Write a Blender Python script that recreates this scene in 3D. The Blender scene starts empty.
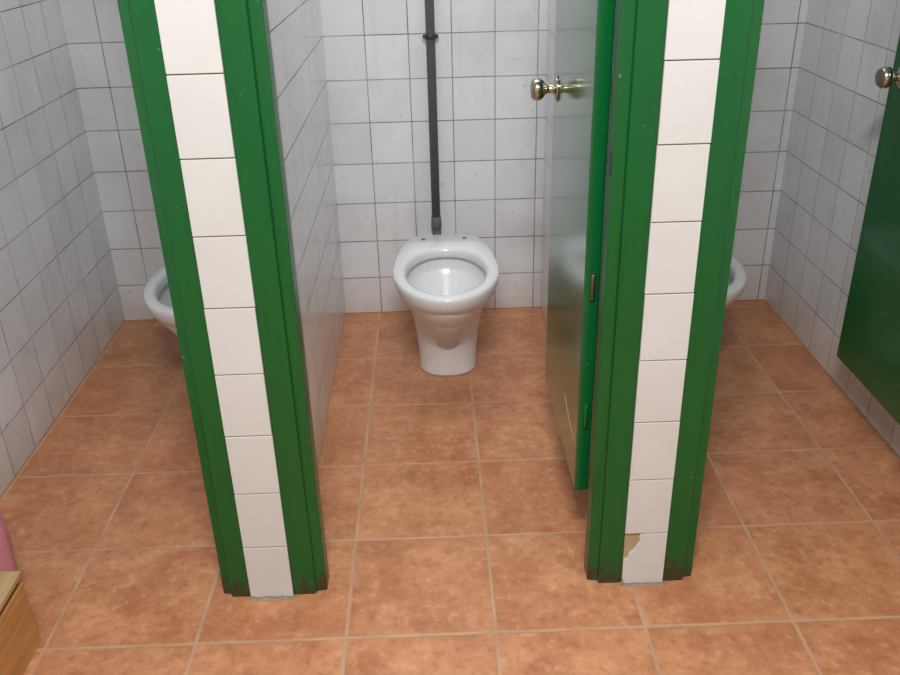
import bpy, bmesh, math, random
from mathutils import Vector, Matrix
random.seed(3)
sc=bpy.context.scene
try: sc.view_settings.view_transform='Standard'
except Exception: pass

D=3.178; YF=1.593; XL=-1.231; XR=1.314; ZC=2.7; YB=-1.2
T=0.15

# ------------------------------------------------------------ materials
def s2l(c):
    return tuple(((v/255)/12.92 if v/255<=0.04045 else (((v/255)+0.055)/1.055)**2.4) for v in c)+(1,)
class NT:
    def __init__(s,name):
        s.m=bpy.data.materials.new(name); s.m.use_nodes=True
        s.t=s.m.node_tree; s.n=s.t.nodes; s.l=s.t.links
        s.b=s.n['Principled BSDF']
    def new(s,t,**k):
        n=s.n.new(t)
        for a,v in k.items(): setattr(n,a,v)
        return n
    def link(s,a,b): s.l.new(a,b)
    def val(s,x,sock):
        if isinstance(x,(int,float)): sock.default_value=x
        elif isinstance(x,tuple): sock.default_value=x
        else: s.link(x,sock)
    def math(s,op,a,b=0.0,c=None,clamp=False):
        n=s.new('ShaderNodeMath',operation=op); n.use_clamp=clamp
        s.val(a,n.inputs[0]); s.val(b,n.inputs[1])
        if c is not None: s.val(c,n.inputs[2])
        return n.outputs[0]
    def mix(s,f,a,b):
        n=s.new('ShaderNodeMix',data_type='RGBA')
        s.val(f,n.inputs[0]); s.val(a,n.inputs[6]); s.val(b,n.inputs[7]); return n.outputs[2]
    def noise(s,scale,detail=3,rough=.5,vec=None):
        n=s.new('ShaderNodeTexNoise'); n.inputs['Scale'].default_value=scale
        n.inputs['Detail'].default_value=detail; n.inputs['Roughness'].default_value=rough
        if vec is not None: s.link(vec,n.inputs['Vector'])
        return n
    def ramp(s,f,p0,p1):
        n=s.new('ShaderNodeMapRange'); n.inputs[1].default_value=p0; n.inputs[2].default_value=p1
        s.val(f,n.inputs[0]); return n.outputs[0]
    def pos(s):
        g=s.new('ShaderNodeNewGeometry'); return g.outputs['Position']
    def sep(s,v):
        n=s.new('ShaderNodeSeparateXYZ'); s.link(v,n.inputs[0]); return n.outputs
    def bump(s,h,strength,dist):
        n=s.new('ShaderNodeBump'); n.inputs['Strength'].default_value=strength; n.inputs['Distance'].default_value=dist
        s.link(h,n.inputs['Height']); return n.outputs[0]

def grid(nt,u,v,uo,vo,size,gw,soft):
    def dist(c,o):
        q=nt.math('DIVIDE',nt.math('SUBTRACT',c,o),size)
        fr=nt.math('FRACT',q); fl=nt.math('FLOOR',q)
        d=nt.math('MULTIPLY',nt.math('MINIMUM',fr,nt.math('SUBTRACT',1.0,fr)),size)
        return d,fl
    du,iu=dist(u,uo); dv,iv=dist(v,vo)
    d=nt.math('MINIMUM',du,dv)
    f=nt.ramp(d,gw/2,gw/2+soft)
    return f,iu,iv

def wall_tile(name,axis,uo,base=(230,233,237),grout=(168,168,166),drip=.24):
    nt=NT(name); p=nt.pos(); s=nt.sep(p)
    u=s[0] if axis=='x' else s[1]
    f,iu,iv=grid(nt,u,s[2],uo,0.0,T,0.0020,0.0016)
    c=nt.new('ShaderNodeCombineXYZ'); nt.link(iu,c.inputs[0]); nt.link(iv,c.inputs[1])
    wn=nt.new('ShaderNodeTexWhiteNoise',noise_dimensions='3D'); nt.link(c.outputs[0],wn.inputs['Vector'])
    a=s2l(base); b=s2l(tuple(int(x*.955) for x in base))
    col=nt.mix(wn.outputs['Value'],a,b)
    sp=nt.noise(34,4,.6,p).outputs['Fac']
    col=nt.mix(nt.math('MULTIPLY',nt.ramp(sp,.66,.74),.55),col,s2l((146,134,116)))
    big=nt.noise(2.6,5,.65,p).outputs['Fac']
    col=nt.mix(nt.math('MULTIPLY',nt.ramp(big,.46,.74),.42),col,s2l((182,177,168)))
    mp=nt.new('ShaderNodeMapping'); mp.inputs['Scale'].default_value=(9,9,.9); nt.link(p,mp.inputs[0])
    dr=nt.noise(2.2,4,.6,mp.outputs[0]).outputs['Fac']
    col=nt.mix(nt.math('MULTIPLY',nt.ramp(dr,.58,.75),drip),col,s2l((180,168,150)))
    low=nt.math('MULTIPLY',nt.ramp(s[2],.18,.0),nt.noise(9,4,.7,p).outputs['Fac'])
    col=nt.mix(nt.math('MULTIPLY',low,.65),col,s2l((165,138,105)))
    gn=nt.noise(5,3,.6,p).outputs['Fac']
    gcol=nt.mix(nt.ramp(gn,.35,.65),s2l(grout),s2l(tuple(int(x*.66) for x in grout)))
    gcol=nt.mix(nt.ramp(s[2],.16,.0),gcol,s2l((140,92,58)))
    col=nt.mix(f,gcol,col)
    nt.link(col,nt.b.inputs['Base Color'])
    r=nt.math('SUBTRACT',.75,nt.math('MULTIPLY',f,.55))
    nt.link(r,nt.b.inputs['Roughness'])
    h=nt.math('ADD',f,nt.math('MULTIPLY',nt.noise(14,2,.5,p).outputs['Fac'],.6))
    nt.link(nt.bump(h,.22,.002),nt.b.inputs['Normal'])
    nt.b.inputs['Specular IOR Level'].default_value=.5
    return nt.m

def floor_mat():
    nt=NT('terracotta_floor_tile'); p=nt.pos(); s=nt.sep(p)
    f,iu,iv=grid(nt,s[0],s[1],-.2238,1.4561,.333,.0050,.0030)
    c=nt.new('ShaderNodeCombineXYZ'); nt.link(iu,c.inputs[0]); nt.link(iv,c.inputs[1])
    wn=nt.new('ShaderNodeTexWhiteNoise',noise_dimensions='3D'); nt.link(c.outputs[0],wn.inputs['Vector'])
    off=nt.new('ShaderNodeVectorMath',operation='MULTIPLY_ADD')
    nt.link(wn.outputs['Color'],off.inputs[0]); off.inputs[1].default_value=(7,7,7); nt.link(p,off.inputs[2])
    n1=nt.noise(8,5,.6,off.outputs[0]).outputs['Fac']
    n2=nt.noise(40,4,.65,off.outputs[0]).outputs['Fac']
    n3=nt.noise(3.2,3,.5,off.outputs[0]).outputs['Fac']
    col=nt.mix(nt.ramp(n1,.33,.68),s2l((174,112,75)),s2l((208,148,106)))
    col=nt.mix(nt.math('MULTIPLY',nt.ramp(n2,.52,.72),.55),col,s2l((138,86,58)))
    col=nt.mix(nt.math('MULTIPLY',nt.ramp(n2,.46,.30),.50),col,s2l((222,174,136)))
    col=nt.mix(nt.math('MULTIPLY',nt.ramp(n3,.42,.7),.32),col,s2l((174,106,68)))
    col=nt.mix(nt.math('MULTIPLY',wn.outputs['Value'],.14),col,s2l((156,106,76)))
    gc=nt.mix(nt.noise(8,3,.5,p).outputs['Fac'],s2l((210,172,142)),s2l((156,116,90)))
    col=nt.mix(f,gc,col)
    nt.link(col,nt.b.inputs['Base Color'])
    r=nt.math('ADD',.32,nt.math('MULTIPLY',n1,.22)); nt.link(r,nt.b.inputs['Roughness'])
    h=nt.math('ADD',f,nt.math('MULTIPLY',n2,.5))
    nt.link(nt.bump(h,.35,.0025),nt.b.inputs['Normal'])
    return nt.m

def paint_mat(name,col,rough=.22,wear=True,coat=0):
    nt=NT(name); p=nt.pos(); s=nt.sep(p)
    n=nt.noise(3,3,.5,p).outputs['Fac']
    c=nt.mix(n,s2l(col),s2l(tuple(int(x*.86) for x in col)))
    if wear:
        w=nt.noise(38,5,.7,p).outputs['Fac']
        lowf=nt.ramp(s[2],.15,.0)
        m=nt.math('MULTIPLY',nt.ramp(nt.math('ADD',w,nt.math('MULTIPLY',lowf,.27)),.68,.76),.9,clamp=True)
        c=nt.mix(m,c,s2l((58,48,32)))
        sp=nt.ramp(nt.noise(55,4,.65,p).outputs['Fac'],.68,.72)
        c=nt.mix(nt.math('MULTIPLY',sp,.7),c,s2l((110,130,100)))
        mp=nt.new('ShaderNodeMapping'); mp.inputs['Scale'].default_value=(40,40,2.5); nt.link(p,mp.inputs[0])
        st=nt.noise(2,4,.7,mp.outputs[0]).outputs['Fac']
        c=nt.mix(nt.math('MULTIPLY',nt.ramp(st,.52,.8),.45),c,s2l((10,54,28)))
    nt.link(c,nt.b.inputs['Base Color']); nt.b.inputs['Roughness'].default_value=rough
    nt.b.inputs['Coat Weight'].default_value=coat; nt.b.inputs['Coat Roughness'].default_value=.1
    h=nt.noise(60,3,.6,p).outputs['Fac']
    nt.link(nt.bump(h,.10,.002),nt.b.inputs['Normal'])
    return nt.m

def simple(name,col,rough=.5,metal=0.0,nscale=20,var=.85,bump=0.0):
    nt=NT(name); p=nt.pos()
    n=nt.noise(nscale,4,.6,p).outputs['Fac']
    nt.link(nt.mix(n,s2l(col),s2l(tuple(int(x*var) for x in col))),nt.b.inputs['Base Color'])
    nt.b.inputs['Roughness'].default_value=rough; nt.b.inputs['Metallic'].default_value=metal
    if bump: nt.link(nt.bump(n,bump,.003),nt.b.inputs['Normal'])
    return nt.m
def wood(name,col):
    nt=NT(name); p=nt.pos()
    mp=nt.new('ShaderNodeMapping'); mp.inputs['Scale'].default_value=(30,3,30); nt.link(p,mp.inputs[0])
    n=nt.noise(2,5,.6,mp.outputs[0]).outputs['Fac']
    nt.link(nt.mix(nt.ramp(n,.3,.7),s2l(col),s2l(tuple(int(x*.82) for x in col))),nt.b.inputs['Base Color'])
    nt.b.inputs['Roughness'].default_value=.5
    return nt.m

M_back=wall_tile('white_tile_back','x',-.365)
M_side=wall_tile('white_tile_side','y',D,drip=.10,grout=(182,182,181))
M_floor=floor_mat()
M_green=paint_mat('green_gloss_paint',(4,92,37),.32)
M_door=paint_mat('green_door_paint',(10,98,46),.16,True,.35)
M_ptile=simple('white_pillar_tile',(212,211,208),.22,0,4,.93,.05)
M_plaster=simple('bare_plaster',(196,170,128),.9,0,50,.7,.5)
M_mortar=simple('cement_mortar',(168,150,128),.9,0,60,.75,.6)
M_ceil=simple('ceiling_white',(225,225,222),.9)
M_cer=simple('white_ceramic',(228,229,231),.16,0,3,.98)
M_water=simple('toilet_water',(150,158,160),.03)
M_pipe=simple('grey_pvc_pipe',(104,105,110),.5,0,30,.88)
M_dark=simple('dark_metal_and_gap_shade',(70,68,68),.45,.3)  # dark metal parts, and the painted shade in the crate's gap
M_knob=simple('brushed_brass_knob',(205,198,178),.22,1.0,40,.85)
M_steel=simple('hinge_steel',(130,120,100),.4,.9)
M_wood=wood('orange_wood',(200,142,82))
M_wood2=wood('pale_wood',(186,154,110))
M_bare=wood('bare_door_wood',(200,170,110))
M_pink=simple('pink_plastic',(216,140,152),.45,0,14,.88,.3)
M_lamp=simple('lamp_housing',(230,230,230),.5)

# ------------------------------------------------------------ mesh helpers
def obj(name,bm,mats,smooth=False,parent=None,bevel=0,seg=2,subsurf=0):
    me=bpy.data.meshes.new(name); bmesh.ops.recalc_face_normals(bm,faces=bm.faces); bm.to_mesh(me); bm.free()
    if not isinstance(mats,(list,tuple)): mats=[mats]
    for m in mats: me.materials.append(m)
    o=bpy.data.objects.new(name,me); sc.collection.objects.link(o)
    if smooth:
        for f in me.polygons: f.use_smooth=True
    if bevel:
        b=o.modifiers.new('bevel','BEVEL'); b.width=bevel; b.segments=seg; b.limit_method='ANGLE'
    if subsurf:
        b=o.modifiers.new('sub','SUBSURF'); b.levels=subsurf; b.render_levels=subsurf
    if parent: o.parent=parent
    return o
def empty(name,loc=(0,0,0)):
    e=bpy.data.objects.new(name,None); sc.collection.objects.link(e); e.empty_display_size=.1
    return e
def addbox(bm,a,b,mi=0):
    r=bmesh.ops.create_cube(bm,size=1)
    for v in r['verts']:
        v.co=Vector([(a[i]+b[i])/2+v.co[i]*(b[i]-a[i]) for i in range(3)])
    for f in {f for v in r['verts'] for f in v.link_faces}: f.material_index=mi
def box(name,a,b,mat,parent=None,bevel=0,seg=2):
    bm=bmesh.new(); addbox(bm,a,b); return obj(name,bm,mat,parent=parent,bevel=bevel,seg=seg)
def prism(name,pts,z0,z1,mat,parent=None,bevel=0):
    bm=bmesh.new()
    lo=[bm.verts.new((x,y,z0)) for x,y in pts]; hi=[bm.verts.new((x,y,z1)) for x,y in pts]
    bm.faces.new(lo); bm.faces.new(hi); n=len(pts)
    for i in range(n): bm.faces.new((lo[i],lo[(i+1)%n],hi[(i+1)%n],hi[i]))
    return obj(name,bm,mat,parent=parent,bevel=bevel,seg=2)
def lathe(bm,prof,origin,axis,n=32,mi=0):
    ax=Vector(axis).normalized(); t=Vector((0,0,1)) if abs(ax.z)<.9 else Vector((1,0,0))
    e1=ax.cross(t).normalized(); e2=ax.cross(e1)
    rings=[]
    for d,r in prof:
        c=Vector(origin)+ax*d
        rings.append([bm.verts.new(c+(e1*math.cos(2*math.pi*i/n)+e2*math.sin(2*math.pi*i/n))*max(r,1e-4)) for i in range(n)])
    for a,b in zip(rings,rings[1:]):
        for i in range(n):
            f=bm.faces.new((a[i],a[(i+1)%n],b[(i+1)%n],b[i])); f.smooth=True; f.material_index=mi
    for rg in (rings[0],rings[-1]):
        f=bm.faces.new(rg); f.material_index=mi
def lobj(name,prof,origin,axis,mat,parent=None,n=32):
    bm=bmesh.new(); lathe(bm,prof,origin,axis,n); return obj(name,bm,mat,parent=parent)

# ------------------------------------------------------------ room shell
box('floor',(XL-.1,YB-.1,-.1),(XR+.1,D+.1,0),M_floor)
box('ceiling',(XL-.1,YB-.1,ZC),(XR+.1,D+.1,ZC+.1),M_ceil)
box('wall_back',(XL-.1,D,0),(XR+.1,D+.1,ZC),M_back)
box('wall_left',(XL-.1,YB,0),(XL,D,ZC),M_side)
box('wall_right',(XR,YB,0),(XR+.1,D,ZC),M_side)
box('wall_front',(XL-.1,YB-.1,0),(XR+.1,YB,ZC),M_back)

PT=2.08
def divider(name,x0,x1,broken):
    e=empty(name)
    box('partition_core',(x0,YF+.012,0),(x1,D,PT),M_side,e)
    box('plaster_end',(x0+.001,YF+.006,0),(x1-.001,YF+.0125,PT),M_plaster,e)
    g=.0012
    bm=bmesh.new()
    k=0
    while k*T<PT-.01:
        z0=k*T+g; z1=min((k+1)*T-g,PT)
        jx=random.uniform(-.0006,.0006); jy=random.uniform(-.0005,.0005)
        if k==0 and broken:
            pts=[(x0+.006,z0),(x1,z0),(x1,z1),(x0+.036,z1),(x0+.033,z1-.012),(x0+.036,z1-.022),(x0+.028,z1-.036),(x0+.024,z1-.046),(x0+.014,z1-.056),(x0+.010,z1-.070),(x0+.001,z1-.076),(x0+.001,z0+.02)]
        else:
            pts=[(x0,z0),(x1,z0),(x1,z1),(x0,z1)]
        a=[bm.verts.new((x+jx,YF+jy,z)) for x,z in pts]; b=[bm.verts.new((x+jx,YF+.008,z)) for x,z in pts]
        bm.faces.new(a); bm.faces.new(b); n=len(pts)
        for i in range(n): bm.faces.new((a[i],a[(i+1)%n],b[(i+1)%n],b[i]))
        k+=1
    obj('end_tiles',bm,M_ptile,parent=e,bevel=.0012)
    bm=bmesh.new(); n=26
    top=[];bot=[];bk=[]
    for i in range(n+1):
        x=x0-.002+(x1-x0+.004)*i/n; r=.004+random.random()*.008
        bot.append(bm.verts.new((x,YF-r,.0005))); top.append(bm.verts.new((x,YF-.0008,.002+random.random()*.005))); bk.append(bm.verts.new((x,YF,.0005)))
    for i in range(n):
        bm.faces.new((bot[i],bot[i+1],top[i+1],top[i])); bm.faces.new((top[i],top[i+1],bk[i+1],bk[i]))
    obj('mortar_bead',bm,M_mortar,parent=e,smooth=True)
    return e
divider('wall_divider_left',-.458,-.358,False)
divider('wall_divider_right',.417,.515,True)

# ------------------------------------------------------------ door frames (jambs + head)
Y0=YF+.006
def jamb(name,xw,s,parent,wid=.078):
    w=wid
    prof=[(0,Y0),(.052*w/.078,Y0),(.055*w/.078,Y0+.010),(w,Y0+.013),(w,Y0+.060),(w-.016,Y0+.062),(w-.016,Y0+.105),(0,Y0+.105)]
    pts=[(xw+s*a,b) for a,b in prof]
    return prism(name,pts,.001,2.03,M_green,parent,.002)
def head(parent,x0,x1):
    b=[(Y0,1.99),(Y0+.06,1.99),(Y0+.062,2.005),(Y0+.105,2.005),(Y0+.105,2.07),(Y0,2.07)]
    bm=bmesh.new()
    A=[bm.verts.new((x0,y,z)) for y,z in b]; B=[bm.verts.new((x1,y,z)) for y,z in b]
    bm.faces.new(A);bm.faces.new(B);n=len(b)
    for i in range(n): bm.faces.new((A[i],A[(i+1)%n],B[(i+1)%n],B[i]))
    obj('head',bm,M_green,parent=parent,bevel=.002)
f1=empty('door_frame'); jamb('jamb_a',XL,1,f1); jamb('jamb_b',-.458,-1,f1,.068); head(f1,XL,-.458)
f2=empty('door_frame.001'); jamb('jamb_a',-.358,1,f2,.078); jamb('jamb_b',.417,-1,f2); head(f2,-.358,.417)
f3=empty('door_frame.002'); jamb('jamb_a',.515,1,f3,.074); jamb('jamb_b',XR,-1,f3); head(f3,.515,XR)
box('strike_plate',(-.2985,Y0+.070,.98),(-.2955,Y0+.095,1.08),M_steel,f2,.001)
box('latch_mark',(.417-.080,Y0+.02,.985),(.417-.0775,Y0+.045,1.03),M_dark,f2,.001)

# ------------------------------------------------------------ doors
def knob(parent,x,y,z,s):
    prof=[(0,.030),(.003,.031),(.006,.028),(.009,.014),(.013,.0105),(.026,.0105),(.030,.013),(.034,.020),(.040,.0255),(.050,.0275),(.058,.026),(.064,.021),(.066,.014),(.0655,.005)]
    lobj('knob_face',prof,(x,y,z),(s,0,0),M_knob,parent)
def door(name,xf,th,y0,y1,z0,knobz,ky):
    e=empty(name)
    box('leaf',(xf,y0,z0),(xf+th,y1,1.985),M_door,e,.003)
    knob(e,xf,ky,knobz,-1)
    lobj('knob_rear',[(0,.028),(.004,.027),(.007,.012),(.020,.011),(.025,.020),(.034,.024),(.042,.022),(.046,.010)],(xf+th,ky,knobz),(1,0,0),M_knob,e)
    box('latch_face',(xf+th/2-.010,y1-.0005,knobz-.03),(xf+th/2+.010,y1+.0015,knobz+.03),M_steel,e)
    for hz in (.40,.72,1.75):
        lobj('hinge_barrel',[(0,.004),(.002,.0055),(.058,.0055),(.06,.004)],(xf+.018,y0-.003,hz-.03),(0,0,1),M_steel if hz==.72 else M_green,e,16)
    return e
d1=door('door_1',.316,.034,1.712,2.265,.19,1.04,2.20)
d2=door('door_2',1.214,.034,1.712,2.34,.19,1.03,2.275)
bm=bmesh.new()
pts=[(1.74,.300),(1.79,.306),(1.85,.318),(1.90,.338),(1.905,.346),(1.88,.338),(1.83,.322),(1.78,.314),(1.74,.308)]
a=[bm.verts.new((.3152,y,z)) for y,z in pts]; b=[bm.verts.new((.3165,y,z)) for y,z in pts]
bm.faces.new(a);bm.faces.new(b)
for i in range(len(pts)): bm.faces.new((a[i],a[(i+1)%len(pts)],b[(i+1)%len(pts)],b[i]))
obj('splinter',bm,M_bare,parent=d1)

# ------------------------------------------------------------ toilets
def ring(cy,a,bf,bb,ef=2.0,eb=2.0,N=72,cx=0):
    out=[]
    for i in range(N):
        th=2*math.pi*i/N; c=math.cos(th); s=math.sin(th)
        e=eb if s>0 else ef; B=bb if s>0 else bf
        x=a*math.copysign(abs(c)**(2/ (2.0+(e-2.0)*min(1,abs(s)*1.2))),c)
        y=B*math.copysign(abs(s)**(2/e),s)
        out.append((cx+x,cy+y))
    return out
def back_taper(pts,cy,bb,k):
    return [(x*(1-k*max(0,min(1,(y-cy)/bb))**1.5),y) for x,y in pts]
def toilet(name,cx,yb):
    e=empty(name)
    bm=bmesh.new(); N=96
    L=[]
    def R(z,cy,a,bf,bb,eb=2.0,k=0.0,ef=2.0):
        p=back_taper(ring(cy,a,bf,bb,ef,eb,N),cy,bb,k)
        L.append([bm.verts.new((cx+x,yb+y,z)) for x,y in p])
    c=-.31
    R(.000,-.225,.099,.094,.150,3.2,.10,2.3)
    R(.010,-.225,.101,.096,.152,3.2,.10,2.3)
    R(.030,-.225,.098,.096,.148,3.0,.10,2.2)
    R(.080,-.226,.101,.102,.146,3.0,.08,2.15)
    R(.130,-.230,.105,.112,.148,3.0,.08,2.1)
    R(.180,-.236,.111,.128,.154,2.8,.10,2.1)
    R(.225,-.246,.119,.150,.168,2.8,.12,2.1)
    R(.258,-.257,.129,.176,.188,2.8,.14,2.08)
    R(.290,-.270,.143,.204,.220,3.0,.17,2.05)
    R(.318,-.287,.155,.230,.257,3.6,.20,2.0)
    R(.345,-.302,.165,.250,.290,4.6,.22)
    R(.366,-.309,.170,.259,.306,5.2,.24)
    R(.384,c,.173,.262,.310,5.5,.24)
    R(.394,c,.173,.262,.310,5.5,.24)
    R(.400,c,.168,.257,.305,5.5,.24)
    ci=-.330
    R(.4015,ci,.142,.212,.196,2.3,.05)
    R(.399,ci,.134,.204,.188,2.3,.05)
    R(.390,ci,.130,.200,.184,2.3,.05)
    R(.372,ci,.129,.199,.183,2.3,.05)
    R(.368,ci,.131,.201,.186,2.3,.05)
    R(.367,ci,.148,.220,.204,2.3,.05)
    R(.350,ci,.149,.221,.204,2.3,.05)
    R(.310,ci,.128,.196,.176,2.2)
    R(.268,ci+.005,.106,.164,.142,2.1)
    R(.228,ci+.012,.080,.120,.105)
    R(.198,ci+.02,.062,.084,.078)
    R(.170,ci+.03,.054,.068,.062)
    R(.130,ci+.03,.046,.056,.052)
    for a,b in zip(L,L[1:]):
        for i in range(N):
            f=bm.faces.new((a[i],a[(i+1)%N],b[(i+1)%N],b[i])); f.smooth=True
    bm.faces.new(L[0]); bm.faces.new(L[-1])
    obj('bowl',bm,M_cer,parent=e)
    bm=bmesh.new()
    w=[bm.verts.new((cx+x,yb+y,.200)) for x,y in ring(ci+.02,.0635,.086,.079,N=40)]
    bm.faces.new(w); obj('water',bm,M_water,parent=e)
    for sx in (-.072,.072):
        lobj('bolt_hole',[(0,.0065),(.002,.008),(.0035,.006),(.0036,.002)],(cx+sx,yb-.048,.399),(0,0,1),M_steel,e,20)
    lobj('outlet',[(0,.045),(.03,.052),(.05,.052),(.055,.048),(D-(yb-.12)-.001,.048)],(cx,yb-.12,.19),(0,1,0),M_cer,e,28)
    lobj('flush_inlet',[(0,.024),(.05,.024),(.055,.030),(.085,.030),(.09,.02)],(cx,yb-.06,.345),(0,1,0),M_cer,e,24)
    for sx in (-1,1):
        lobj('floor_bolt',[(0,.006),(.005,.006),(.008,.003)],(cx+sx*.093,yb-.20,.030),(sx,0,.3),M_steel,e,12)
    return e
YBK=2.955
toilet('toilet',.036,YBK)
toilet('toilet.001',-.742,YBK-.03)
toilet('toilet.002',.812,YBK-.03)

# ------------------------------------------------------------ flush pipe on back wall
def pipe(name,x,zt):
    e=empty(name)
    y=D-.034
    lobj('tube',[(0,.0155),(zt-.33,.0155)],(x,y,.33),(0,0,1),M_pipe,e,24)
    lobj('coupling',[(0,.017),(.003,.0195),(.028,.0195),(.031,.0185),(.045,.0185),(.048,.0165)],(x,y,.355),(0,0,1),M_pipe,e,24)
    cu=bpy.data.curves.new('elbow','CURVE'); cu.dimensions='3D'; cu.bevel_depth=.0155; cu.bevel_resolution=5
    sp=cu.splines.new('BEZIER'); sp.bezier_points.add(1)
    a,b=sp.bezier_points
    a.co=(x,y,.36); a.handle_left=(x,y,.39); a.handle_right=(x,y,.29)
    b.co=(x+.02,YBK+.025,.345); b.handle_left=(x+.02,y-.05,.30); b.handle_right=(x+.02,YBK,.345)
    o=bpy.data.objects.new('elbow',cu); sc.collection.objects.link(o); cu.materials.append(M_pipe); o.parent=e
    for z in (1.045,1.75):
        lobj('clamp',[(0,.0185),(.002,.020),(.016,.020),(.018,.0185)],(x,y,z-.009),(0,0,1),M_dark,e,24)
        bm=bmesh.new(); addbox(bm,(x-.027,y-.004,z-.006),(x+.027,y+.004,z+.006)); addbox(bm,(x-.006,y+.01,z-.006),(x+.006,D,z+.006))
        obj('bracket',bm,M_dark,parent=e,bevel=.002)
    return e
pipe('water_pipe',.012,ZC)

# ------------------------------------------------------------ wooden crate + pink bag in the near left corner
e=empty('wooden_crate')
x0,x1,ya,yb_=-1.215,-.908,.95,1.486
bm=bmesh.new()
addbox(bm,(x0,ya,.0),(x1,yb_,.012))
addbox(bm,(x1-.014,ya,.012),(x1,yb_,.170)); addbox(bm,(x0,ya,.012),(x0+.014,yb_,.170))
addbox(bm,(x0+.014,yb_-.014,.012),(x1-.014,yb_,.170)); addbox(bm,(x0+.014,ya,.012),(x1-.014,ya+.014,.170))
obj('box_body',bm,M_wood,parent=e,bevel=.002)
bm=bmesh.new(); addbox(bm,(x0,ya,.171),(x1-.008,yb_-.006,.184)); obj('gap_shade_slab',bm,M_dark,parent=e)  # solid dark slab painted as the shade in the gap below the lid
box('lid_board',(x0-.002,ya-.004,.185),(x1+.002,yb_+.002,.200),M_wood2,e,.003)
bm=bmesh.new(); n=40; rings=[]
for z,r in [(0,.052),(.006,.066),(.04,.075),(.10,.082),(.17,.085),(.23,.083),(.28,.070),(.305,.048),(.318,.024),(.326,.016),(.336,.018),(.352,.030),(.362,.036)]:
    rg=[]
    for i in range(n):
        t=2*math.pi*i/n
        w=1+.035*math.sin(5*t+z*20)+.02*math.sin(11*t-z*35)+(.10*math.sin(9*t) if z>.27 else 0)
        rg.append(bm.verts.new((-1.066+r*w*math.cos(t),1.582+r*w*math.sin(t),z+.001)))
    rings.append(rg)
for a,b in zip(rings,rings[1:]):
    for i in range(n): bm.faces.new((a[i],a[(i+1)%n],b[(i+1)%n],b[i]))
bm.faces.new(rings[0]); bm.faces.new(rings[-1])
obj('pink_plastic_bag',bm,M_pink,smooth=True)

# ------------------------------------------------------------ lights
def area(name,loc,sx,sy,en,col=(1,1,1)):
    l=bpy.data.lights.new(name,'AREA'); l.shape='RECTANGLE'; l.size=sx; l.size_y=sy; l.energy=en; l.color=col
    o=bpy.data.objects.new(name,l); o.location=loc; sc.collection.objects.link(o); return o
box('ceiling_lamp',(-.36,-.02,ZC-.05),(.36,.22,ZC-.001),M_lamp,None,.01)
l=area('fluorescent_light',(0,.10,ZC-.11),.6,.2,60,(1,1,.98))
l.rotation_euler=(math.radians(25),0,0)
box('added_fill_housing',(-.55,2.52,ZC-.05),(.55,2.68,ZC-.001),M_lamp,None,.01)  # unseen housing, added to go with the stall fill
area('stall_fill_light',(0,2.60,ZC-.06),1.0,.12,11,(.96,.99,1))  # fill light added to brighten the stalls, not a known lamp
w=bpy.data.worlds.new('World'); sc.world=w; w.use_nodes=True
w.node_tree.nodes['Background'].inputs[0].default_value=(.8,.85,.9,1); w.node_tree.nodes['Background'].inputs[1].default_value=.3

# ------------------------------------------------------------ camera
F0,H,yaw,pitch,roll=879.588,1.46509,0.01656,0.46308,-0.0259
F=Vector((math.sin(yaw)*math.cos(pitch),math.cos(yaw)*math.cos(pitch),-math.sin(pitch)))
r=F.cross(Vector((0,0,1))).normalized(); u=r.cross(F)
r,u=r*math.cos(roll)+u*math.sin(roll),-r*math.sin(roll)+u*math.cos(roll)
cd=bpy.data.cameras.new('camera'); cd.sensor_width=36; cd.lens=F0/900*36; cd.clip_start=.02
co=bpy.data.objects.new('camera',cd); sc.collection.objects.link(co)
m=Matrix((( r.x,u.x,-F.x,0),(r.y,u.y,-F.y,0),(r.z,u.z,-F.z,H),(0,0,0,1)))
co.matrix_world=m; sc.camera=co
